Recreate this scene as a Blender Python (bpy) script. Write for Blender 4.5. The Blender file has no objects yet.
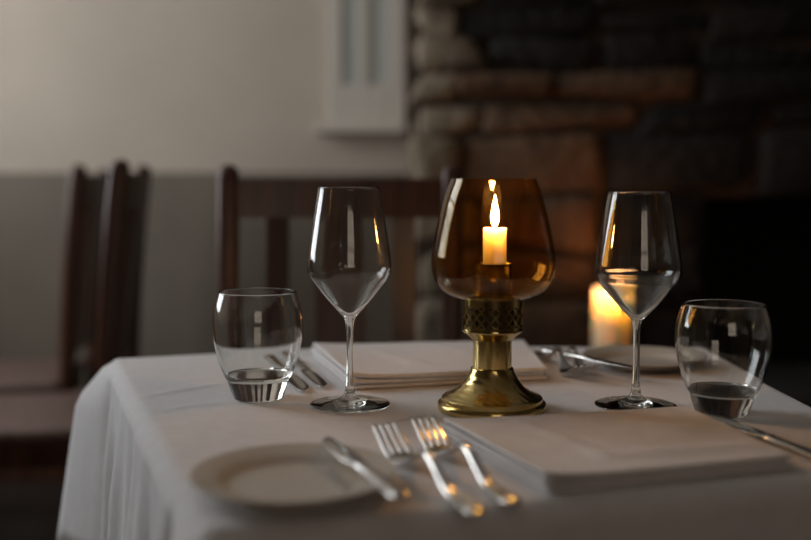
import bpy, bmesh, math, random
from mathutils import Vector, Matrix, noise
S = bpy.context.scene
C = S.collection
R = random.Random(7)
PI = math.pi

# ------------------------------------------------------------------ camera
cam = bpy.data.objects.new('camera', bpy.data.cameras.new('camera'))
C.objects.link(cam)
cam.location = (0, 0, 0.975)
cam.rotation_euler = (PI / 2 - math.radians(4.51), 0, 0)
cam.data.sensor_width = 36
cam.data.lens = 42.17
cam.data.clip_start = 0.02
cam.data.dof.use_dof = True
cam.data.dof.focus_distance = 1.02
cam.data.dof.aperture_fstop = 1.75
S.camera = cam

# ------------------------------------------------------------------ world, light levels, exposure
w = bpy.data.worlds.new('world'); S.world = w; w.use_nodes = True
w.node_tree.nodes['Background'].inputs['Color'].default_value = (0.75, 0.85, 1, 1)
w.node_tree.nodes['Background'].inputs['Strength'].default_value = 0.05
SIDE_WINDOW = 6.6      # daylight behind the panes of the side window
FRONT_WINDOW = 1.6     # dimmer window behind the photographer
FLAME = 420.0
FLAME_PILLAR = 130.0
S.view_settings.view_transform = 'Standard'
S.view_settings.look = 'None'
S.view_settings.exposure = 0.12
S.view_settings.gamma = 1.0
S.view_settings.use_curve_mapping = False
cy = S.cycles
cy.max_bounces = 14; cy.transmission_bounces = 12; cy.transparent_max_bounces = 16
cy.glossy_bounces = 6; cy.diffuse_bounces = 4
cy.caustics_reflective = True; cy.caustics_refractive = True
cy.sample_clamp_indirect = 4.0; cy.blur_glossy = 0.3
cy.use_denoising = True

# ------------------------------------------------------------------ helpers
def obj(name, bm, mat, parent=None, smooth=True, loc=None, angle=None):
    me = bpy.data.meshes.new(name)
    bmesh.ops.recalc_face_normals(bm, faces=bm.faces[:])
    bm.to_mesh(me); bm.free()
    for p in me.polygons: p.use_smooth = smooth
    if angle and smooth: me.set_sharp_from_angle(angle=math.radians(angle))
    o = bpy.data.objects.new(name, me); C.objects.link(o)
    if mat: me.materials.append(mat)
    if parent: o.parent = parent
    if loc: o.location = loc
    return o

def thing(name, label, cat, loc=(0, 0, 0), rotz=0, group=None):
    o = bpy.data.objects.new(name, None); C.objects.link(o)
    o.empty_display_size = .05
    o.location = loc; o.rotation_euler = (0, 0, rotz)
    o['label'] = label; o['category'] = cat
    if group: o['group'] = group
    return o

def tag(o, label, cat, group=None):
    o['label'] = label; o['category'] = cat
    if group: o['group'] = group
    return o

def structure(o, label=None):
    o['kind'] = 'structure'
    return o

def dup(root, loc, rot, label, group=None):
    r = root.copy(); C.objects.link(r); r.location = loc; r.rotation_euler = rot
    r['label'] = label
    if group: r['group'] = group
    for ch in list(root.children):
        c = ch.copy(); C.objects.link(c); c.parent = r
        for g in list(ch.children):
            d = g.copy(); C.objects.link(d); d.parent = c
    return r

def add_box(bm, x0, x1, y0, y1, z0, z1, bev=0, seg=2, mat=None):
    t = bmesh.new()
    bmesh.ops.create_cube(t, size=1)
    for v in t.verts:
        v.co = Vector(((x0 + x1) / 2 + v.co.x * (x1 - x0), (y0 + y1) / 2 + v.co.y * (y1 - y0), (z0 + z1) / 2 + v.co.z * (z1 - z0)))
    if bev: bmesh.ops.bevel(t, geom=t.edges[:], offset=bev, segments=seg, profile=.6, affect='EDGES')
    merge(bm, t, mat)

def merge(bm, t, mat=None):
    mp = {}
    for v in t.verts: mp[v] = bm.verts.new(v.co)
    for f in t.faces:
        nf = bm.faces.new([mp[v] for v in f.verts])
        if mat is not None: nf.material_index = mat
    t.free()

def lathe(prof, n=64, cap0=False, cap1=False, bm=None):
    """prof: (r, z) pairs; r == 0 makes a pole"""
    bm = bm or bmesh.new()
    rings = []
    for r, z in prof:
        if r < 1e-6: rings.append([bm.verts.new((0, 0, z))])
        else: rings.append([bm.verts.new((r * math.cos(2 * PI * k / n), r * math.sin(2 * PI * k / n), z)) for k in range(n)])
    for a, b in zip(rings, rings[1:]):
        for k in range(n):
            q = (k + 1) % n
            if len(a) == 1 and len(b) == 1: continue
            if len(a) == 1: bm.faces.new((a[0], b[k], b[q]))
            elif len(b) == 1: bm.faces.new((a[k], a[q], b[0]))
            else: bm.faces.new((a[k], a[q], b[q], b[k]))
    if cap0 and len(rings[0]) > 1: bm.faces.new(rings[0][::-1])
    if cap1 and len(rings[-1]) > 1: bm.faces.new(rings[-1])
    return bm

def spline(pts, n=6):
    """Catmull-Rom through tuples of any length"""
    out = []
    P = [pts[0]] + list(pts) + [pts[-1]]
    for i in range(1, len(P) - 2):
        p0, p1, p2, p3 = P[i - 1], P[i], P[i + 1], P[i + 2]
        for k in range(n):
            t = k / n
            out.append(tuple(.5 * (2 * b + (c - a) * t + (2 * a - 5 * b + 4 * c - d) * t * t + (3 * b - a - 3 * c + d) * t ** 3) for a, b, c, d in zip(p0, p1, p2, p3)))
    out.append(tuple(pts[-1]))
    return out

def ribbon(st, bm=None, n=12, power=.75):
    """stations (x, y, z, half width, half thickness) along +x with a rounded section and closed ends"""
    bm = bm or bmesh.new()
    rings = []
    for x, y, z, hw, ht in st:
        ring = []
        for k in range(n):
            a = 2 * PI * k / n
            c, s = math.cos(a), math.sin(a)
            ring.append(bm.verts.new((x, y + hw * math.copysign(abs(c) ** power, c), z + ht * math.copysign(abs(s) ** power, s))))
        rings.append(ring)
    for a, b in zip(rings, rings[1:]):
        for k in range(n): bm.faces.new((a[k], a[(k + 1) % n], b[(k + 1) % n], b[k]))
    bm.faces.new(rings[0][::-1]); bm.faces.new(rings[-1])
    return bm

# ------------------------------------------------------------------ materials
def principled(name, col, rough=.5, metal=0, **kw):
    m = bpy.data.materials.new(name); m.use_nodes = True
    b = m.node_tree.nodes['Principled BSDF']
    b.inputs['Base Color'].default_value = (*col, 1)
    b.inputs['Roughness'].default_value = rough
    b.inputs['Metallic'].default_value = metal
    for k, v in kw.items(): b.inputs[k.replace('_', ' ')].default_value = v
    return m

def noise_colour(m, scale, c0, c1, stretch=(1, 1, 1), detail=5, bump=0, bscale=None, bdist=.002, lo=.35, hi=.65):
    nt = m.node_tree; N = nt.nodes; L = nt.links; b = N['Principled BSDF']
    tc = N.new('ShaderNodeTexCoord'); mp = N.new('ShaderNodeMapping'); mp.inputs['Scale'].default_value = stretch
    no = N.new('ShaderNodeTexNoise'); no.inputs['Scale'].default_value = scale; no.inputs['Detail'].default_value = detail
    cr = N.new('ShaderNodeValToRGB'); cr.color_ramp.elements[0].color = (*c0, 1); cr.color_ramp.elements[1].color = (*c1, 1)
    cr.color_ramp.elements[0].position = lo; cr.color_ramp.elements[1].position = hi
    L.new(tc.outputs['Object'], mp.inputs['Vector']); L.new(mp.outputs['Vector'], no.inputs['Vector'])
    L.new(no.outputs['Fac'], cr.inputs['Fac']); L.new(cr.outputs['Color'], b.inputs['Base Color'])
    if bump:
        bn = N.new('ShaderNodeTexNoise'); bn.inputs['Scale'].default_value = bscale or scale * 4; bn.inputs['Detail'].default_value = 4
        bp = N.new('ShaderNodeBump'); bp.inputs['Strength'].default_value = bump; bp.inputs['Distance'].default_value = bdist
        L.new(mp.outputs['Vector'], bn.inputs['Vector']); L.new(bn.outputs['Fac'], bp.inputs['Height']); L.new(bp.outputs['Normal'], b.inputs['Normal'])
    return m

def emission(name, col, strength):
    m = bpy.data.materials.new(name); m.use_nodes = True; nt = m.node_tree
    nt.nodes.clear()
    e = nt.nodes.new('ShaderNodeEmission'); o = nt.nodes.new('ShaderNodeOutputMaterial')
    e.inputs['Color'].default_value = (*col, 1); e.inputs['Strength'].default_value = strength
    nt.links.new(e.outputs[0], o.inputs['Surface'])
    return m

def thin_glass(name, col, rough=.0):
    """thin-walled coloured glass: tinted transmission plus Schlick reflection"""
    m = bpy.data.materials.new(name); m.use_nodes = True; nt = m.node_tree; N = nt.nodes; L = nt.links
    N.clear()
    o = N.new('ShaderNodeOutputMaterial'); mx = N.new('ShaderNodeMixShader')
    t = N.new('ShaderNodeBsdfTransparent'); t.inputs['Color'].default_value = (*col, 1)
    g = N.new('ShaderNodeBsdfGlossy'); g.inputs['Roughness'].default_value = rough
    lw = N.new('ShaderNodeLayerWeight'); lw.inputs['Blend'].default_value = .5
    p = N.new('ShaderNodeMath'); p.operation = 'POWER'; p.inputs[1].default_value = 5
    a = N.new('ShaderNodeMath'); a.operation = 'MULTIPLY_ADD'; a.inputs[1].default_value = .95; a.inputs[2].default_value = .045
    L.new(lw.outputs['Facing'], p.inputs[0]); L.new(p.outputs[0], a.inputs[0])
    L.new(a.outputs[0], mx.inputs[0]); L.new(t.outputs[0], mx.inputs[1]); L.new(g.outputs[0], mx.inputs[2]); L.new(mx.outputs[0], o.inputs['Surface'])
    return m

def clear_glass(name):
    m = bpy.data.materials.new(name); m.use_nodes = True; nt = m.node_tree; N = nt.nodes
    N.clear()
    o = N.new('ShaderNodeOutputMaterial'); g = N.new('ShaderNodeBsdfGlass')
    g.inputs['IOR'].default_value = 1.5; g.inputs['Roughness'].default_value = 0; g.inputs['Color'].default_value = (.985, .99, .985, 1)
    nt.links.new(g.outputs[0], o.inputs['Surface'])
    return m

def stone_material(name, cols, lo=0, hi=1):
    m = principled(name, (.2, .15, .1), .9); nt = m.node_tree; N = nt.nodes; L = nt.links; b = N['Principled BSDF']
    g = N.new('ShaderNodeNewGeometry'); cr = N.new('ShaderNodeValToRGB')
    el = cr.color_ramp.elements
    while len(el) < len(cols): el.new(.5)
    for k, c in enumerate(cols): el[k].position = k / (len(cols) - 1); el[k].color = (*c, 1)
    tc = N.new('ShaderNodeTexCoord'); no = N.new('ShaderNodeTexNoise'); no.inputs['Scale'].default_value = 9; no.inputs['Detail'].default_value = 8
    mx = N.new('ShaderNodeMixRGB'); mx.blend_type = 'MULTIPLY'; mx.inputs[0].default_value = .8
    c2 = N.new('ShaderNodeValToRGB'); c2.color_ramp.elements[0].color = (.45, .42, .4, 1); c2.color_ramp.elements[1].color = (1.3, 1.25, 1.2, 1)
    c2.color_ramp.elements[0].position = .3; c2.color_ramp.elements[1].position = .7
    L.new(g.outputs['Random Per Island'], cr.inputs['Fac']); L.new(tc.outputs['Object'], no.inputs['Vector']); L.new(no.outputs['Fac'], c2.inputs['Fac'])
    L.new(cr.outputs['Color'], mx.inputs[1]); L.new(c2.outputs['Color'], mx.inputs[2]); L.new(mx.outputs[0], b.inputs['Base Color'])
    n2 = N.new('ShaderNodeTexNoise'); n2.inputs['Scale'].default_value = 25; n2.inputs['Detail'].default_value = 8
    bp = N.new('ShaderNodeBump'); bp.inputs['Strength'].default_value = .8; bp.inputs['Distance'].default_value = .02
    L.new(tc.outputs['Object'], n2.inputs['Vector']); L.new(n2.outputs['Fac'], bp.inputs['Height']); L.new(bp.outputs['Normal'], b.inputs['Normal'])
    return m

M = {}
M['plaster'] = noise_colour(principled('plaster', (.6, .56, .5), .9), 2.5, (.425, .362, .292), (.47, .40, .325), bump=.15, bscale=30)
M['dado'] = noise_colour(principled('dado_paint', (.4, .38, .34), .7), 3, (.140, .113, .084), (.165, .135, .10))
M['dimming_panels'] = noise_colour(principled('added_dark_panelling', (.09, .06, .04), .5), 3, (.07, .045, .03), (.12, .08, .055), stretch=(8, 8, 1))  # panelling added to the unseen walls, dark to cut their bounce light
M['white_paint'] = principled('white_paint', (.55, .50, .43), .5)
M['ceiling'] = principled('ceiling_paint', (.6, .57, .52), .9)
M['floor'] = noise_colour(principled('dark_floorboards', (.05, .03, .02), .45), 4, (.015, .010, .007), (.035, .022, .015), stretch=(1, 12, 1))
M['pane'] = principled('grey_pane', (.40, .41, .37), .3)
M['stone'] = stone_material('brown_stone', [(.11, .060, .030), (.125, .071, .037), (.135, .080, .044), (.115, .065, .034), (.13, .078, .043)])
M['window_lit_stone'] = stone_material('window_lit_stone', [(.20, .16, .11), (.26, .215, .155), (.22, .175, .12)])  # window light on the left corner column, put into the stone colour
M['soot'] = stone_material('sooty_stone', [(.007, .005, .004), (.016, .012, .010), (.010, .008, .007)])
M['mortar'] = noise_colour(principled('mortar', (.2, .17, .13), .95), 12, (.05, .031, .019), (.075, .047, .028))
M['black'] = principled('soot_black', (.008, .007, .006), .9)
M['slate'] = noise_colour(principled('dark_slate', (.03, .028, .027), .6), 6, (.02, .018, .017), (.04, .037, .035))
M['wood'] = noise_colour(principled('dark_mahogany', (.05, .022, .013), .33), 3, (.035, .012, .007), (.095, .036, .018), stretch=(9, 9, 1))
M['leather'] = noise_colour(principled('brown_seat_leather', (.12, .07, .055), .42), 40, (.10, .062, .05), (.15, .092, .075))
M['linen'] = noise_colour(principled('white_linen', (.72, .71, .70), .85, Sheen_Weight=.15), 60, (.71, .685, .675), (.75, .73, .72), bump=.25, bscale=900, bdist=.0004)
M['napkin'] = noise_colour(principled('white_napkin_linen', (.72, .70, .69), .85, Sheen_Weight=.15), 60, (.71, .68, .665), (.76, .73, .715), bump=.25, bscale=900, bdist=.0004)
M['table_wood'] = principled('table_wood', (.1, .05, .03), .5)
M['steel'] = principled('polished_steel', (.72, .70, .67), .13, 1)
M['brass'] = principled('polished_brass', (.62, .47, .19), .16, 1)
M['unlit_brass'] = principled('unlit_gallery_brass', (.06, .045, .025), .6, .6)  # shade inside the gallery painted as a dark brass colour
M['engraved'] = principled('engraved_brass', (.60, .45, .18), .2, 1)
nt = M['engraved'].node_tree
tc = nt.nodes.new('ShaderNodeTexCoord'); wv = nt.nodes.new('ShaderNodeTexWave'); wv.inputs['Scale'].default_value = 45; wv.inputs['Distortion'].default_value = 6; wv.inputs['Detail'].default_value = 1
wv.bands_direction = 'DIAGONAL'; wv.inputs['Detail Scale'].default_value = .6
bp = nt.nodes.new('ShaderNodeBump'); bp.inputs['Strength'].default_value = .35; bp.inputs['Distance'].default_value = .0006
nt.links.new(tc.outputs['Object'], wv.inputs['Vector']); nt.links.new(wv.outputs['Fac'], bp.inputs['Height']); nt.links.new(bp.outputs['Normal'], nt.nodes['Principled BSDF'].inputs['Normal'])
M['amber'] = thin_glass('amber_glass', (.957, .775, .46))
M['glass'] = clear_glass('clear_glass')
M['china'] = principled('white_china', (.60, .55, .48), .16)
M['wax'] = principled('ivory_wax', (.95, .88, .76), .5, Subsurface_Weight=1.0, Subsurface_Scale=.03)
M['wax'].node_tree.nodes['Principled BSDF'].inputs['Subsurface Radius'].default_value = (1, .85, .65)
M['pillar_wax'] = principled('pillar_wax', (.95, .77, .52), .55, Subsurface_Weight=1.0, Subsurface_Scale=.12)
M['pillar_wax'].node_tree.nodes['Principled BSDF'].inputs['Subsurface Radius'].default_value = (1, .82, .60)
M['wick'] = principled('burnt_wick', (.02, .015, .01), .9)
M['flame'] = emission('candle_flame', (1, .66, .36), FLAME)
M['pillar_flame'] = emission('pillar_flame', (1, .44, .17), FLAME_PILLAR)
M['daylight'] = emission('bright_sky_pane', (.91, .95, 1.0), SIDE_WINDOW)
M['daylight_dim'] = emission('dim_sky_pane', (1, .82, .66), FRONT_WINDOW)

# ------------------------------------------------------------------ the room
X0, X1, Y0, Y1, ZC = -1.95, 2.7, -2.2, 3.2, 2.5
def box_obj(name, dims, mat, parent=None, bev=0):
    bm = bmesh.new(); add_box(bm, *dims, bev=bev)
    return obj(name, bm, mat, parent, smooth=False)
structure(box_obj('floor', (X0 - .2, X1 + .2, Y0 - .2, Y1 + .2, -.1, 0), M['floor']))
structure(box_obj('ceiling', (X0 - .2, X1 + .2, Y0 - .2, Y1 + .2, ZC, ZC + .1), M['ceiling']))
structure(box_obj('wall_back', (X0 - .2, X1 + .2, Y1, Y1 + .15, 0, ZC), M['plaster']))
structure(box_obj('wall_right', (X1, X1 + .15, Y0, Y1, 0, ZC), M['dimming_panels']))
def wall_with_hole(name, along, at, thick, a0, a1, h0, h1, z0, z1):
    bm = bmesh.new()
    def bx(p0, p1, q0, q1):
        if along == 'y': add_box(bm, at, at + thick, p0, p1, q0, q1)
        else: add_box(bm, p0, p1, at, at + thick, q0, q1)
    bx(a0, h0, 0, ZC); bx(h1, a1, 0, ZC); bx(h0, h1, 0, z0); bx(h0, h1, z1, ZC)
    return structure(obj(name, bm, M['plaster' if along == 'y' else 'dimming_panels'], smooth=False))
LW = (1.50, 2.74, .95, 2.42)
FW = (-.15, 1.0, .9, 2.1)
wall_with_hole('wall_left', 'y', X0 - .2, .2, Y0, Y1, *LW)
wall_with_hole('wall_front', 'x', Y0 - .2, .2, X0, X1, *FW)
def sash_window(name, along, at, h0, h1, z0, z1, mat, nx, nz):
    bm = bmesh.new()
    def bx(p0, p1, q0, q1, d0, d1):
        if along == 'y': add_box(bm, at + d0, at + d1, p0, p1, q0, q1)
        else: add_box(bm, p0, p1, at + d0, at + d1, q0, q1)
    f = .05
    bx(h0, h0 + f, z0, z1, -.03, .03); bx(h1 - f, h1, z0, z1, -.03, .03); bx(h0 + f, h1 - f, z0, z0 + f, -.03, .03); bx(h0 + f, h1 - f, z1 - f, z1, -.03, .03)
    for k in range(1, nx): p = h0 + (h1 - h0) * k / nx; bx(p - .012, p + .012, z0 + f, z1 - f, -.015, .015)
    for k in range(1, nz): q = z0 + (z1 - z0) * k / nz; bx(h0 + f, h1 - f, q - .012, q + .012, -.014, .014)
    r = structure(obj(name, bm, M['white_paint'], smooth=False))
    bm = bmesh.new()
    e = .004
    if along == 'y': vs = [(at - e, h0 + f, z0 + f), (at - e, h1 - f, z0 + f), (at - e, h1 - f, z1 - f), (at - e, h0 + f, z1 - f)]
    else: vs = [(h0 + f, at - e, z0 + f), (h1 - f, at - e, z0 + f), (h1 - f, at - e, z1 - f), (h0 + f, at - e, z1 - f)]
    bm.faces.new([bm.verts.new(v) for v in vs])
    obj('window_pane', bm, mat, r, smooth=False)
    return r
sash_window('window_2', 'y', X0 - .08, *LW, M['daylight'], 3, 2)
sash_window('window_3', 'x', Y0 - .08, *FW, M['daylight_dim'], 2, 3)

# dado boarding on the back wall with its capping
bm = bmesh.new(); add_box(bm, X0, .0, Y1 - .01, Y1, 0, 1.05)
structure(obj('trim_1', bm, M['dado'], smooth=False))

bm = bmesh.new(); add_box(bm, X0, .0, Y1 - .03, Y1 - .01, 0, .17, .004)  # added dark strip standing in for the blackness under the chairs
structure(obj('shade_strip_back', bm, M['wood'], smooth=False))

# small white window beside the stone chimney breast
bm = bmesh.new()
wx = [-.255, -.206, -.152, -.122, -.058, 0.0]; wz = [1.205, 1.335, 2.0, 2.06]
add_box(bm, wx[0], wx[1], Y1 - .05, Y1, wz[0], wz[3], .004)
add_box(bm, wx[2], wx[3], Y1 - .05, Y1, wz[1], wz[2])
add_box(bm, wx[4], wx[5], Y1 - .05, Y1, wz[0], wz[3], .004)
add_box(bm, wx[1], wx[4], Y1 - .05, Y1, wz[0], wz[1], .004)
add_box(bm, wx[1], wx[4], Y1 - .05, Y1, wz[2], wz[3], .004)
w1 = structure(obj('window_1', bm, M['white_paint'], smooth=False))
for a, b in ((wx[1], wx[2]), (wx[3], wx[4])):
    box_obj('window_pane', (a, b, Y1 - .042, Y1 - .030, wz[1], wz[2]), M['pane'], w1)
bm = bmesh.new(); add_box(bm, -.30, 0.0, Y1 - .085, Y1, 1.178, 1.205, .006)
obj('window_sill', bm, M['white_paint'], w1, smooth=False)

# stone chimney breast with a fireplace opening
BY = 2.7
bm = bmesh.new()
OX0, OX1, OZ = .86, 1.95, .97
add_box(bm, .03, OX0, BY + .05, Y1, 0, ZC); add_box(bm, OX1, X1, BY + .05, Y1, 0, ZC); add_box(bm, OX0, OX1, BY + .05, Y1, OZ, ZC)
chim = structure(obj('wall_chimney', bm, M['mortar'], smooth=False))
bm = bmesh.new()
z = 0
def rough_block(x0, x1, y0, y1, z0, z1, mi):
    t = bmesh.new(); bmesh.ops.create_cube(t, size=1)
    for v in t.verts:
        v.co = Vector(((x0 + x1) / 2 + v.co.x * (x1 - x0), (y0 + y1) / 2 + v.co.y * (y1 - y0), (z0 + z1) / 2 + v.co.z * (z1 - z0)))
        v.co += Vector((R.uniform(-.024, .024), R.uniform(-.01, .02), R.uniform(-.022, .022)))
    bmesh.ops.bevel(t, geom=t.edges[:], offset=.03, segments=3, profile=.5, affect='EDGES')
    for v in t.verts: v.co += noise.noise_vector(v.co * 9) * .014
    merge(bm, t, mi)
row = 0
while z < ZC - .02:
    h = R.choice([.09, .14, .18, .22])
    if abs(z - OZ) < .12 or (z < OZ < z + h): h = max(.06, OZ - z) if z < OZ - .05 else h
    h = min(h, ZC - z)
    x = .02
    while x < X1 - .02:
        wd = R.uniform(.2, .46)
        if row % 2 == 0 and x < .05: wd = .13
        elif x < .05: wd = .2
        if z + h <= OZ + .02:
            if x < OX0 and x + wd > OX0 - .06: wd = OX0 - x
            if OX0 - .01 <= x < OX1: x = OX1; continue
        if X1 - (x + wd) < .1: wd = X1 - x
        cx, cz = x + wd / 2, z + h / 2
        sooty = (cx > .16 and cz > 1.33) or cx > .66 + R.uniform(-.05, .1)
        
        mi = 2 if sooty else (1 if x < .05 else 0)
        rough_block(x + .006, x + wd - .006, BY + R.uniform(-.02, .02), BY + (.5 if x < .05 else .2), z + .006, z + h - .006, mi)
        x += wd
    z += h; row += 1
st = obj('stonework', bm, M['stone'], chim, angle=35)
st.data.materials.append(M['window_lit_stone']); st.data.materials.append(M['soot'])
box_obj('fireback', (OX0, OX1, Y1 - .03, Y1 - .001, 0, OZ), M['black'], chim)
structure(box_obj('hearth', (.22, 2.2, 2.2, BY - .03, 0, .5), M['slate'], bev=.015))

# ------------------------------------------------------------------ table and tablecloth
POLY = [(-.409, 1.302), (-.113, 1.404), (.20, 1.412), (.438, 1.388), (.438, 1.10), (.445, .775), (.330, .742), (.10, .680), (-.138, .618)]
CORN = [(-.409, 1.302), (.438, 1.388), (.445, .775), (-.138, .618)]
CEN = Vector((.12, 1.04, 0))
def smooth_outline(poly, cut=.006, n=440):
    pts = []
    m = len(poly)
    for i in range(m):
        p, a, b = Vector((*poly[i], 0)), Vector((*poly[i - 1], 0)), Vector((*poly[(i + 1) % m], 0))
        da = (a - p); db = (b - p)
        c = cut if poly[i] in CORN else .06
        pa = p + da.normalized() * min(c, da.length / 2.1); pb = p + db.normalized() * min(c, db.length / 2.1)
        for k in range(7):
            t = k / 6
            pts.append(pa * (1 - t) ** 2 + p * 2 * t * (1 - t) + pb * t * t)
    # resample evenly
    seg = [(pts[(i + 1) % len(pts)] - pts[i]).length for i in range(len(pts))]
    tot = sum(seg); out = []; i = 0; acc = 0
    for k in range(n):
        d = tot * k / n
        while acc + seg[i] < d: acc += seg[i]; i += 1
        f = (d - acc) / max(seg[i], 1e-9)
        out.append(pts[i].lerp(pts[(i + 1) % len(pts)], f))
    return out, tot
OUT, PER = smooth_outline(POLY)
NO = len(OUT)
TZ = .75
def seg_d(p, a, b):
    a, b = Vector(a), Vector(b); p = Vector((p.x, p.y)); t = max(0, min(1, (p - a).dot(b - a) / (b - a).length_squared))
    return (p - a - (b - a) * t).length, t
RIDGES = [((-.300, 1.040), (-.21, 1.135), .0030, .0035), ((-.26, .985), (-.20, 1.02), .0012, .005), ((-.05, .90), (.02, .965), .0014, .003),
          ((.02, .83), (-.02, .80), .0010, .004), ((-.36, 1.20), (-.28, 1.22), .0012, .006), ((.0, 1.33), (.16, 1.38), .0012, .006), ((.36, .93), (.42, .97), .0012, .005)]
def top_h(p):
    h = noise.noise(Vector((p.x * 5, p.y * 5, 0))) * .0006
    for a, b, amp, wd in RIDGES:
        d, t = seg_d(p, a, b)
        h += amp * math.exp(-(d / wd) ** 2) * math.sin(PI * min(1, max(.0, t * .9 + .05)))
    return h
bm = bmesh.new()
rings = []
NR = 70
for i in range(1, NR + 1):
    s = i / NR
    ring = []
    for p in OUT:
        q = CEN + (p - CEN) * s
        e = (p - CEN).length * (1 - s)            # distance from edge, rounds the edge over
        q.z = TZ + top_h(q) - (.006 * max(0, 1 - e / .012) ** 2)
        ring.append(bm.verts.new(q))
    rings.append(ring)
norm = []
for k in range(NO):
    t = OUT[(k + 1) % NO] - OUT[k - 1]
    nrm = Vector((t.y, -t.x, 0)).normalized()
    if nrm.dot(OUT[k] - CEN) < 0: nrm = -nrm
    norm.append(nrm)
cidx = [min(range(NO), key=lambda k: (OUT[k] - Vector((*c, 0))).length) for c in CORN]
step = PER / NO
def flare(k):
    """outward swing of the cloth cone that falls from each corner"""
    f = 0; dv = Vector((0, 0, 0))
    for ci, c in zip(cidx, CORN):
        d = min((k - ci) % NO, (ci - k) % NO) * step
        g = max(0, 1 - d / .085)
        dv += (Vector((*c, 0)) - CEN).normalized() * g
        f = max(f, g)
    return f, dv
DROPS = [.006, .014, .028, .045, .065, .09, .12, .155, .195, .235, .262]
def dip(k):
    return sum(.010 * math.exp(-((min((k - ci) % NO, (ci - k) % NO) * step - .088) / .014) ** 2) for ci in cidx)
for dz in DROPS:
    ring = []
    for k, p in enumerate(OUT):
        f, dv = flare(k)
        s = k * step
        g = min(1, dz / .12)
        rip = (math.sin(s * 2 * PI / .17 + 1.2) * .007 + math.sin(s * 2 * PI / .073 + .4) * .0035) * g * (1 - f)
        out = .006 + .06 * dz + rip
        q = p + norm[k] * out + dv * (.056 * min(1, dz / .055) + .15 * max(0, dz - .055)) - norm[k] * dip(k) * min(1, dz / .05)
        q.z = TZ - .006 - dz + f * .0 - .004 * math.sin(s * 9) * (dz / .27)
        ring.append(bm.verts.new(q))
    rings.append(ring)
c0 = bm.verts.new((CEN.x, CEN.y, TZ))
for k in range(NO): bm.faces.new((c0, rings[0][k], rings[0][(k + 1) % NO]))
for a, b in zip(rings, rings[1:]):
    for k in range(NO): bm.faces.new((a[k], a[(k + 1) % NO], b[(k + 1) % NO], b[k]))
cloth = tag(obj('tablecloth', bm, M['linen']), 'white linen tablecloth hanging over the dining table edges', 'tablecloth')
so = cloth.modifiers.new('thickness', 'SOLIDIFY'); so.thickness = .0008; so.offset = -1

tab = thing('dining_table', 'dining table hidden under the white linen cloth', 'table', (CEN.x, CEN.y, 0))
bm = bmesh.new()
IN = [CEN + (p - CEN) * .985 - CEN for p in OUT[::3]]
top = [bm.verts.new((p.x, p.y, .7465)) for p in IN]; bot = [bm.verts.new((p.x, p.y, .715)) for p in IN]
bm.faces.new(top); bm.faces.new(bot[::-1])
for k in range(len(IN)): q = (k + 1) % len(IN); bm.faces.new((top[k], top[q], bot[q], bot[k]))
obj('tabletop', bm, M['table_wood'], tab, smooth=False)
obj('pedestal', lathe(spline([(.05, .02), (.045, .2), (.03, .3), (.055, .45), (.04, .6), (.07, .715)]), 32, True, True), M['table_wood'], tab)
obj('pedestal_foot', lathe([(.24, 0), (.24, .02), (.06, .05)], 40, True, True), M['table_wood'], tab, angle=30)

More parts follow.
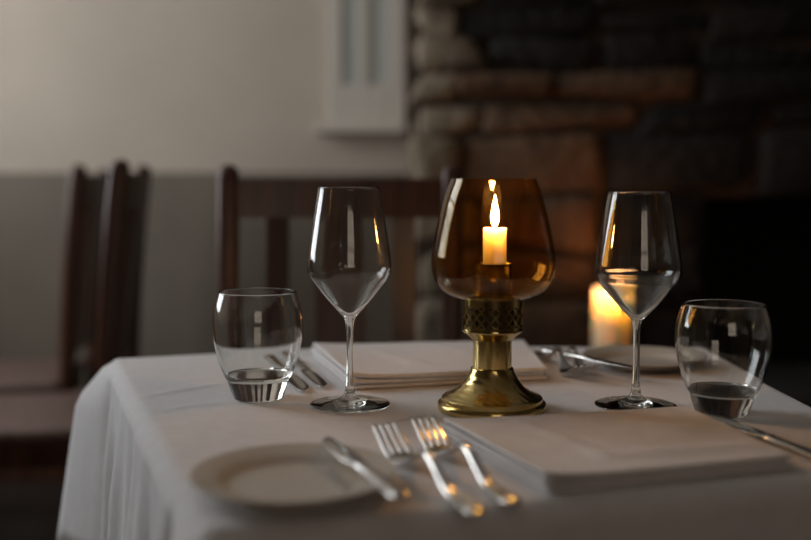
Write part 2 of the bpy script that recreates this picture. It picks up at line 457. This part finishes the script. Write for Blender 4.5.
# ------------------------------------------------------------------ chairs
def make_chair(label, loc, rotz):
    t = thing('dining_chair', label, 'chair', loc, rotz, 'dark wooden dining chairs')
    hw = .215
    for s in (-1, 1):
        st = []
        for zz, yy in ((0, .03), (.2, .01), (.45, 0), (.7, .012), (.9, .03), (1.0, .042)):
            st.append((zz, s * (hw - .018), yy))
        pts = spline(st, 5)
        bm = bmesh.new(); rg = []
        for zz, xx, yy in pts: rg.append((zz, xx, yy, .018, .021))
        rg += [(1.012, s * (hw - .018), .044, .0165, .019), (1.020, s * (hw - .018), .0445, .012, .014), (1.024, s * (hw - .018), .045, .005, .006)]
        ribbon(rg, bm, 12, .55)
        bmesh.ops.transform(bm, matrix=Matrix(((0, 1, 0, 0), (0, 0, 1, 0), (1, 0, 0, 0), (0, 0, 0, 1))), verts=bm.verts[:])
        obj('back_post', bm, M['wood'], t, angle=50)
    def rail(name, z0, z1, y0, y1, th, bow=.0):
        bm = bmesh.new()
        n = 16; L_ = []
        for i in range(n + 1):
            x = -(hw - .034) + 2 * (hw - .034) * i / n
            b = bow * (1 - (2 * i / n - 1) ** 2)
            L_.append([bm.verts.new((x, y0 + b - th / 2, z0)), bm.verts.new((x, y0 + b + th / 2, z0)), bm.verts.new((x, y1 + b + th / 2, z1)), bm.verts.new((x, y1 + b - th / 2, z1))])
        for a, b in zip(L_, L_[1:]):
            for k in range(4): bm.faces.new((a[k], a[(k + 1) % 4], b[(k + 1) % 4], b[k]))
        bm.faces.new(L_[0]); bm.faces.new(L_[-1][::-1])
        obj(name, bm, M['wood'], t, smooth=False)
    rail('top_rail', .925, .998, .033, .042, .022, .018)
    rail('lower_rail', .53, .575, .002, .004, .02)
    def slat(name, x0, x1):
        bm = bmesh.new()
        zs = [.575, .66, .75, .84, .925]; ys = [.004, .009, .017, .026, .034]
        L_ = []
        for zz, yy in zip(zs, ys):
            yb = yy + .018 * (1 - ((x0 + x1) / 2 / .18) ** 2) * (zz - .575) / .35
            L_.append([bm.verts.new((x0, yb - .009, zz)), bm.verts.new((x1, yb - .009, zz)), bm.verts.new((x1, yb + .009, zz)), bm.verts.new((x0, yb + .009, zz))])
        for a, b in zip(L_, L_[1:]):
            for k in range(4): bm.faces.new((a[k], a[(k + 1) % 4], b[(k + 1) % 4], b[k]))
        bm.faces.new(L_[0][::-1]); bm.faces.new(L_[-1])
        obj(name, bm, M['wood'], t, smooth=False)
    slat('splat', -.044, .044); slat('slat', -.131, -.092); slat('slat', .092, .131)
    bm = bmesh.new(); add_box(bm, -.2, .2, -.41, -.03, .385, .435, .006)
    obj('seat_frame', bm, M['wood'], t, smooth=False)
    bm = bmesh.new(); add_box(bm, -.205, .205, -.42, -.022, .435, .468, .016, 3)
    obj('seat', bm, M['leather'], t, angle=60)
    for s in (-1, 1):
        bm = bmesh.new(); add_box(bm, s * .18 - .018, s * .18 + .018, -.4, -.364, 0, .385, .004)
        obj('leg', bm, M['wood'], t, smooth=False)
    bm = bmesh.new(); add_box(bm, -.163, .163, -.392, -.372, .16, .19, .003)
    obj('stretcher', bm, M['wood'], t, smooth=False)
    return t
ch = make_chair('dark slat-back wooden chair facing the camera behind the white table', (-.121, 1.74, 0), 0)
ch.scale = (1.06, 1, 1.008)
dup(ch, (-.673, 2.2, 0), (0, 0, -PI / 2 + .15), 'dark wooden chair seen side-on, nearer of the two at left by the table corner').scale = (1, 1, 1.025)
dup(ch, (-.925, 2.68, 0), (0, 0, -PI / 2 + .15), 'dark wooden chair seen side-on, farther one at far left by the pale wall').scale = (1, 1, 1.03)

# ------------------------------------------------------------------ napkins
def quad_layer(c, z0, z1, puff=0., nu=44, nv=34, creases=(), top=False, seed=0):
    """a folded cloth layer over the quad c = (back-left, back-right, front-right, front-left) with rounded edges"""
    BL, BR, FR, FL = [Vector((*p, 0)) for p in c]
    def warp(n):                                   # denser near the edges
        return [.5 - .5 * math.cos(PI * i / n) for i in range(n + 1)]
    us, vs = warp(nu), warp(nv)
    bm = bmesh.new(); T = {}; B = {}
    W = (BR - BL).length; H = (FL - BL).length
    for i, u in enumerate(us):
        for j, v in enumerate(vs):
            p = (BL * (1 - u) + BR * u) * (1 - v) + (FL * (1 - u) + FR * u) * v
            th = (z1 - z0)
            lift = puff * math.exp(-u * W / .035) * (.55 + .45 * v)
            e = min(u * W, (1 - u) * W, v * H, (1 - v) * H)
            r = th * .5
            k = math.sqrt(max(0, 1 - (1 - min(e / (r * 1.2), 1)) ** 2))
            zm = (z0 + z1) / 2 + lift
            hh = th / 2 * k
            h = noise.noise(Vector((p.x * 11 + seed, p.y * 11, seed))) * .0022
            if top:
                for a, b, amp, wd in creases:
                    d, t = seg_d(p, a, b)
                    h += amp * math.exp(-(d / wd) ** 2)
            h *= min(1, e / .01)
            T[i, j] = bm.verts.new((p.x, p.y, zm + hh + (h if top else h * .4)))
            B[i, j] = bm.verts.new((p.x, p.y, zm - hh + (h * .4 if z0 > .7515 else 0) )) if 0 < i < nu and 0 < j < nv else T[i, j]
    for i in range(nu):
        for j in range(nv):
            bm.faces.new((T[i, j], T[i + 1, j], T[i + 1, j + 1], T[i, j + 1]))
            q = (B[i, j], B[i, j + 1], B[i + 1, j + 1], B[i + 1, j])
            if len(set(q)) == 4 and any(B[a] is not T[a] for a in ((i, j), (i, j + 1), (i + 1, j + 1), (i + 1, j))):
                bm.faces.new(q)
    return bm
def napkin(label, c, th, puff, creases):
    cx = sum(p[0] for p in c) / 4; cyy = sum(p[1] for p in c) / 4
    t = thing('napkin', label, 'napkin', (cx, cyy, TZ + .001), 0, 'folded white napkins')
    n = 3; lh = th / n
    for k in range(n):
        jit = [(p[0] - cx + R.uniform(-.004, .003), p[1] - cyy + R.uniform(-.003, .003)) for p in c]
        cr = [((a[0] - cx, a[1] - cyy), (b[0] - cx, b[1] - cyy), m, w_) for a, b, m, w_ in creases]
        obj('folded_layer', quad_layer(jit, k * lh, (k + 1) * lh, puff * k / (n - 1), creases=cr, top=(k == n - 1), seed=k * 3.1 + cx), M['napkin'], t)
    return t
napkin('folded white napkin at front right between forks and knife', [(.033, .885), (.287, .952), (.318, .764), (.104, .697)], .0115, .006,
       [((.095, .90), (.165, .76), .0030, .0045), ((.165, .76), (.30, .80), .0022, .010), ((.2, .93), (.23, .86), .0022, .012), ((.24, .84), (.29, .90), .002, .014)])
napkin('folded white napkin at back of table behind the brass lamp', [(-.132, 1.315), (.172, 1.36), (.170, 1.140), (-.062, 1.078)], .016, .006,
       [((-.05, 1.28), (.02, 1.16), .002, .014), ((.05, 1.3), (.1, 1.2), .0018, .016)])

# ------------------------------------------------------------------ plates
PLATE = spline([(.0, .0045), (.03, .0045), (.046, .0046), (.052, .0062), (.058, .0095), (.066, .0122), (.0775, .0150)], 6)
PLATE += [(.0785, .0148), (.0783, .0135)]
PLATE += spline([(.0760, .0120), (.064, .0085), (.055, .004), (.050, .0012), (.0490, 0), (.0465, 0), (.0455, .0016), (.02, .0018), (0, .0018)], 5)
p1 = tag(obj('side_plate', lathe(PLATE, 96), M['china'], loc=(-.085, .712, TZ + .001), angle=60), 'white china side plate at front left under a knife', 'plate', 'side plates')
p2 = p1.copy(); C.objects.link(p2); p2.location = (.312, 1.235, TZ + .001)
p2['label'] = 'white china side plate at back right behind the wine glass'

# ------------------------------------------------------------------ cutlery
def make_fork(label, tip, end, z=TZ + .0012):
    d = Vector(end) - Vector(tip)
    t = thing('fork', label, 'fork', (*tip, z), math.atan2(d.y, d.x), 'steel table forks')
    def zc(x):
        P = [(0, .0215), (.02, .0140), (.036, .0078), (.052, .0040), (.064, .0044), (.08, .0115), (.094, .0185), (.104, .0205), (.112, .0198), (.124, .0160), (.146, .0064), (.154, .0040), (.162, .0029), (.180, .0030), (.206, .0046)]
        for i in range(len(P) - 1):
            a, b = P[i], P[i + 1]
            if a[0] <= x <= b[0]:                   # cubic Hermite through the profile
                p, n_ = P[max(0, i - 1)], P[min(len(P) - 1, i + 2)]
                h = b[0] - a[0]; f = (x - a[0]) / h
                m0 = (b[1] - p[1]) / (b[0] - p[0]) * h; m1 = (n_[1] - a[1]) / (n_[0] - a[0]) * h
                return a[1] * (2 * f ** 3 - 3 * f * f + 1) + m0 * (f ** 3 - 2 * f * f + f) + b[1] * (3 * f * f - 2 * f ** 3) + m1 * (f ** 3 - f * f)
        return P[-1][1]
    hd = spline([(.044, .0120), (.050, .0126), (.058, .0124), (.068, .0100), (.078, .0058), (.088, .0036), (.096, .0030)], 4)
    obj('head', ribbon([(x, 0, zc(x), hw, .0009 + max(0, x - .07) * .04) for x, hw in hd], n=14, power=.8), M['steel'], t)
    for y in (-.0102, -.0034, .0034, .0102):
        obj('tine', ribbon([(x, y * (1 - .06 * (1 - x / .05)), zc(x), .0012 + .0011 * min(1, x / .03) if x > .002 else .0007, .0009 if x > .002 else .0004) for x in [.0 + .004 * k for k in range(14)]], n=12, power=.45), M['steel'], t)
    hn = spline([(.094, .0031, .0021), (.11, .0033, .0026), (.14, .0045, .0029), (.17, .0062, .0030), (.19, .0078, .0028), (.200, .0074, .0025), (.205, .0050, .0018), (.2062, .0018, .0008)], 4)
    obj('handle', ribbon([(x, 0, zc(min(x, .206)) + .0008, a, b) for x, a, b in hn], n=18, power=1.0), M['steel'], t)
    return t
fk = make_fork('steel fork beside the folded front napkin, right one of the front pair', (.015, .856), (.077, .664))
def fork_copy(label, tip, end):
    d = Vector(end) - Vector(tip)
    dup(fk, (*tip, TZ + .0012), (0, 0, math.atan2(d.y, d.x)), label)
fork_copy('steel fork beside the front plate, left one of the front pair', (-.020, .832), (.046, .652))
fork_copy('steel fork at the back, beside the rear napkin behind the lamp', (.213, 1.115), (.182, 1.318))
fork_copy('steel fork at the back, between the other rear fork and the rear plate', (.228, 1.135), (.215, 1.34))

def make_knife(label, tip, end, z=TZ + .0012, zend=None):
    d = Vector(end) - Vector(tip); L_ = .215
    t = thing('table_knife', label, 'knife', (*tip, z), math.atan2(d.y, d.x), 'steel table knives')
    if zend is not None: t.rotation_euler.y = -math.asin((zend - z) / L_)
    bl = spline([(0, .002, .0006), (.006, .005, .0007), (.02, .0085, .0008), (.05, .0098, .0009), (.09, .0092, .0012), (.104, .0070, .0018), (.108, .0052, .0026)], 4)
    obj('blade', ribbon([(x, (.0098 - hw) * .6, .0034, hw, ht) for x, hw, ht in bl], n=12, power=.8), M['steel'], t)
    hn = spline([(.106, .0052, .0028), (.112, .0062, .0034), (.118, .0054, .0031), (.14, .0056, .0031), (.18, .0074, .0034), (.203, .0090, .0034), (.211, .0078, .003), (.2142, .0045, .002), (.215, .0015, .0008)], 4)
    obj('handle', ribbon([(x, 0, .0034, a, b) for x, a, b in hn], n=14, power=.85), M['steel'], t)
    return t
kn = make_knife('steel knife at front right beside the napkin, tip near the tumbler', (.303, .958), (.358, .75))
def knife_copy(label, tip, end, z=TZ + .0012, zend=None, scale=1):
    d = Vector(end) - Vector(tip)
    o = dup(kn, (*tip, z), (0, -math.asin((zend - z) / .215) if zend is not None else 0, math.atan2(d.y, d.x)), label)
    o.scale = (scale,) * 3
    return o
knife_copy('steel knife lying across the rim of the front plate', (-.070, .797), (.008, .612), TZ + .0157, TZ + .0157, .82)
knife_copy('steel knife at back left right beside the rear napkin edge', (-.092, 1.085), (-.16, 1.295))
knife_copy('steel knife at back left nearest the left tumbler', (-.112, 1.062), (-.185, 1.272))
knife_copy('steel knife lying across the rim of the rear plate', (.282, 1.120), (.196, 1.245), TZ + .0157, TZ + .0157, .8)

# ------------------------------------------------------------------ glasses
def make_wine_glass(label, loc):
    t = thing('wine_glass', label, 'wine glass', loc, 0, 'empty wine glasses')
    foot = [(0, 0.0010), (.030, .0006), (.0405, 0), (.0428, .0006), (.0431, .0014), (.0424, .0021)] + spline([(.039, .0027), (.028, .0037), (.016, .0060), (.0085, .0098), (.0055, .0150), (.0046, .0210)], 5)
    stem = spline([(.0046, .0210), (.0038, .035), (.0035, .055), (.0036, .075), (.0044, .0870), (.0062, .0945)], 5)
    outer = spline([(.0062, .0945), (.0100, .0985), (.0190, .1085), (.0300, .1215), (.0405, .1345), (.0440, .1415), (.0449, .1480), (.0442, .1580), (.0410, .1800), (.0370, .2050), (.0324, .2315)], 6)
    inner = spline([(.0313, .2317), (.0359, .2050), (.0399, .1800), (.0431, .1580), (.0438, .1482), (.0428, .1424), (.0394, .1350), (.0290, .1226), (.0180, .1097), (.0085, .0999), (.0045, .0968), (0, .0958)], 6)
    obj('bowl', lathe(outer + [(.0321, .2325), (.0316, .2325)] + inner, 72), M['glass'], t)
    obj('stem', lathe(stem, 32), M['glass'], t)
    obj('foot', lathe(foot, 72), M['glass'], t)
    return t
wg = make_wine_glass('empty wine glass standing between left tumbler and brass lamp', (-.0595, 1.004, TZ + .0008))
dup(wg, (.2455, 1.000, TZ + .0008), (0, 0, .3), 'empty wine glass right of the brass lamp, before the pillar candle').scale.z = .98
def make_tumbler(label, loc):
    t = thing('tumbler', label, 'tumbler', loc, 0, 'empty tumblers')
    base = [(0, .0006), (.022, .0006), (.0255, 0), (.0272, .0006), (.0280, .002)] + spline([(.0285, .004), (.0318, .0130), (.0345, .0215)], 4)
    body = spline([(.0345, .0215), (.0378, .0275), (.0430, .0420), (.0480, .0620), (.0497, .0790), (.0485, .0970), (.0428, .1180)], 6)
    inner = spline([(.0416, .1182), (.0472, .0970), (.0483, .0790), (.0466, .0625), (.0415, .0430), (.0368, .0305), (.0345, .0265)], 6)
    obj('body', lathe(body + [(.0425, .1188), (.0419, .1188)] + inner, 72), M['glass'], t)
    bm = lathe(base, 72)
    lathe(spline([(.0345, .0265), (.0320, .0245), (.02, .0236), (0, .0234)], 4), 72, bm=bm)
    obj('base', bm, M['glass'], t, angle=60)
    return t
tm = make_tumbler('empty tumbler at left near the table corner', (-.163, 1.040, TZ + .0008))
dup(tm, (.326, .966, TZ + .0008), (0, 0, .5), 'empty tumbler at right near the knife tip').scale = (.96,) * 3

# ------------------------------------------------------------------ brass candle lamp
LX, LY = .091, .987
lamp = thing('candle_lamp', 'brass table candle lamp with amber glass shade on tablecloth', 'lamp', (LX, LY, TZ + .0008))
obj('foot', lathe([(0, .0005), (.054, .0005), (.0568, 0), (.0572, .001), (.0572, .0062), (.0564, .0072), (.0535, .0076), (.0528, .0082), (.0530, .0122), (.0520, .0134), (.0482, .0142)], 80), M['brass'], lamp, angle=40)
obj('flared_base', lathe(spline([(.0482, .0142), (.0425, .0174), (.0350, .0228), (.0290, .0295), (.0245, .0370), (.0222, .0435)], 6), 80), M['engraved'], lamp)
obj('neck', lathe([(.0222, .0435), (.0212, .0442), (.0203, .0448), (.0203, .0735), (.0210, .0742), (.0225, .0752)], 64), M['brass'], lamp, angle=40)
obj('collar', lathe([(.0225, .0752), (.0240, .0768), (.0265, .0790), (.0300, .0815), (.0318, .0826), (.0322, .0838), (.0318, .0852), (.0300, .0856), (.006, .0858), (0, .0858)], 64), M['brass'], lamp, angle=40)
bm = bmesh.new()
GR = .0306; N_ = 20; z0, z1 = .0856, .1145
def strip(a0, h0, a1, h1, wd, r=GR, n=5):
    L_ = []
    for i in range(n + 1):
        f = i / n; a = a0 + (a1 - a0) * f; h = h0 + (h1 - h0) * f
        da = (a1 - a0) * r; dh = h1 - h0; l = math.hypot(da, dh)
        px, pz = -dh / l * wd / r, da / l * wd
        v = []
        for s, rr in ((1, r + .0004), (-1, r + .0004), (-1, r - .0005), (1, r - .0005)):
            aa = a + s * px; v.append(bm.verts.new((rr * math.cos(aa), rr * math.sin(aa), h + s * pz)))
        L_.append(v)
    for p, q in zip(L_, L_[1:]):
        for k in range(4): bm.faces.new((p[k], p[(k + 1) % 4], q[(k + 1) % 4], q[k]))
    bm.faces.new(L_[0]); bm.faces.new(L_[-1][::-1])
zz0, zz1 = z0 + .002, z1 - .004
da = 2 * PI / N_
for k in range(N_):
    a = k * da
    strip(a, zz0, a + 2 * da, zz1, .0012, n=8); strip(a, zz1, a + 2 * da, zz0, .0012, n=8)
for h0, h1 in ((z0, z0 + .0032), (zz1 - .0012, z1 + .002)):
    t = bmesh.new()
    lathe([(GR - .0006, h0), (GR + .0008, h0), (GR + .0008, h1), (GR - .0006, h1), (GR - .0006, h0)], 72, bm=t); merge(bm, t)
obj('pierced_gallery', bm, M['brass'], lamp, angle=40)
obj('added_dark_sleeve', lathe([(.0272, .0858), (.0272, .1130)], 48), M['unlit_brass'], lamp)  # added sleeve, its dark colour is the shade behind the piercings
cup = spline([(.0108, .0858), (.0112, .095), (.0135, .104), (.0175, .112), (.0192, .125), (.0196, .150)], 4)
obj('candle_cup', lathe(cup + [(.0200, .1535), (.0190, .1535), (.0184, .150), (.0182, .1215), (0, .1210)], 48), M['brass'], lamp, angle=40)
gl_out = spline([(.0290, .1160), (.0400, .1185), (.0530, .1252), (.0612, .1370), (.0642, .1530), (.0632, .1680), (.0580, .1945), (.0508, .2220), (.0441, .2405)], 8)
gl_in = [(r - .0013, z_ + (.0010 if z_ < .13 else 0)) for r, z_ in reversed(gl_out)]
obj('glass_shade', lathe(gl_out + [(.0438, .2412), (.0431, .2412)] + gl_in + [(.0277, .1165), (.0290, .1160)], 96), M['amber'], lamp)

def make_candle(name, label, loc, r, h, wax, flame_mat, fl, dip):
    t = thing(name, label, 'candle', loc)
    prof = [(0, 0), (r * .96, 0), (r, r * .05), (r, h * .5), (r * .995, h - r * .12), (r * .97, h - r * .03), (r * .9, h)] + spline([(r * .8, h - dip * .2), (r * .55, h - dip * .8), (r * .2, h - dip), (0, h - dip)], 4)
    bm = lathe(prof, 48)
    for v in bm.verts:
        if v.co.z > h * .9: v.co.z += .02 * r * math.sin(3 * math.atan2(v.co.y, v.co.x)) * min(1, math.hypot(v.co.x, v.co.y) / r * 1.5)
    obj('wax_body', bm, wax, t, angle=70)
    fw, fh = fl
    z_ = h - dip
    wk = obj('wick', ribbon([(z_ - .003, 0, 0, .0009, .0009), (z_ + fh * .12, 0, 0, .0009, .0009), (z_ + fh * .25, .0008, 0, .0007, .0007)], n=8), M['wick'], t)
    wk.data.transform(Matrix(((0, 1, 0, 0), (0, 0, 1, 0), (1, 0, 0, 0), (0, 0, 0, 1))))
    prof = spline([(0, 0), (fw * .55, fh * .07), (fw * .92, fh * .2), (fw, fh * .32), (fw * .82, fh * .52), (fw * .5, fh * .72), (fw * .2, fh * .9), (0, fh)], 4)
    prof = [(max(0, a) if 0 < i < len(prof) - 1 else 0, b + z_ + fh * .07) for i, (a, b) in enumerate(prof)]
    obj('flame', lathe(prof, 24), flame_mat, t)
    return t
make_candle('taper_candle', 'lit ivory candle burning inside the amber lamp shade', (LX + .0018, LY, TZ + .0008 + .1215), .0122, .0690, M['wax'], M['flame'], (.0042, .034), .002)
make_candle('pillar_candle', 'wide glowing pillar candle behind the right wine glass', (.549, 2.5, .5005), .052, .228, M['pillar_wax'], M['pillar_flame'], (.012, .045), .035)
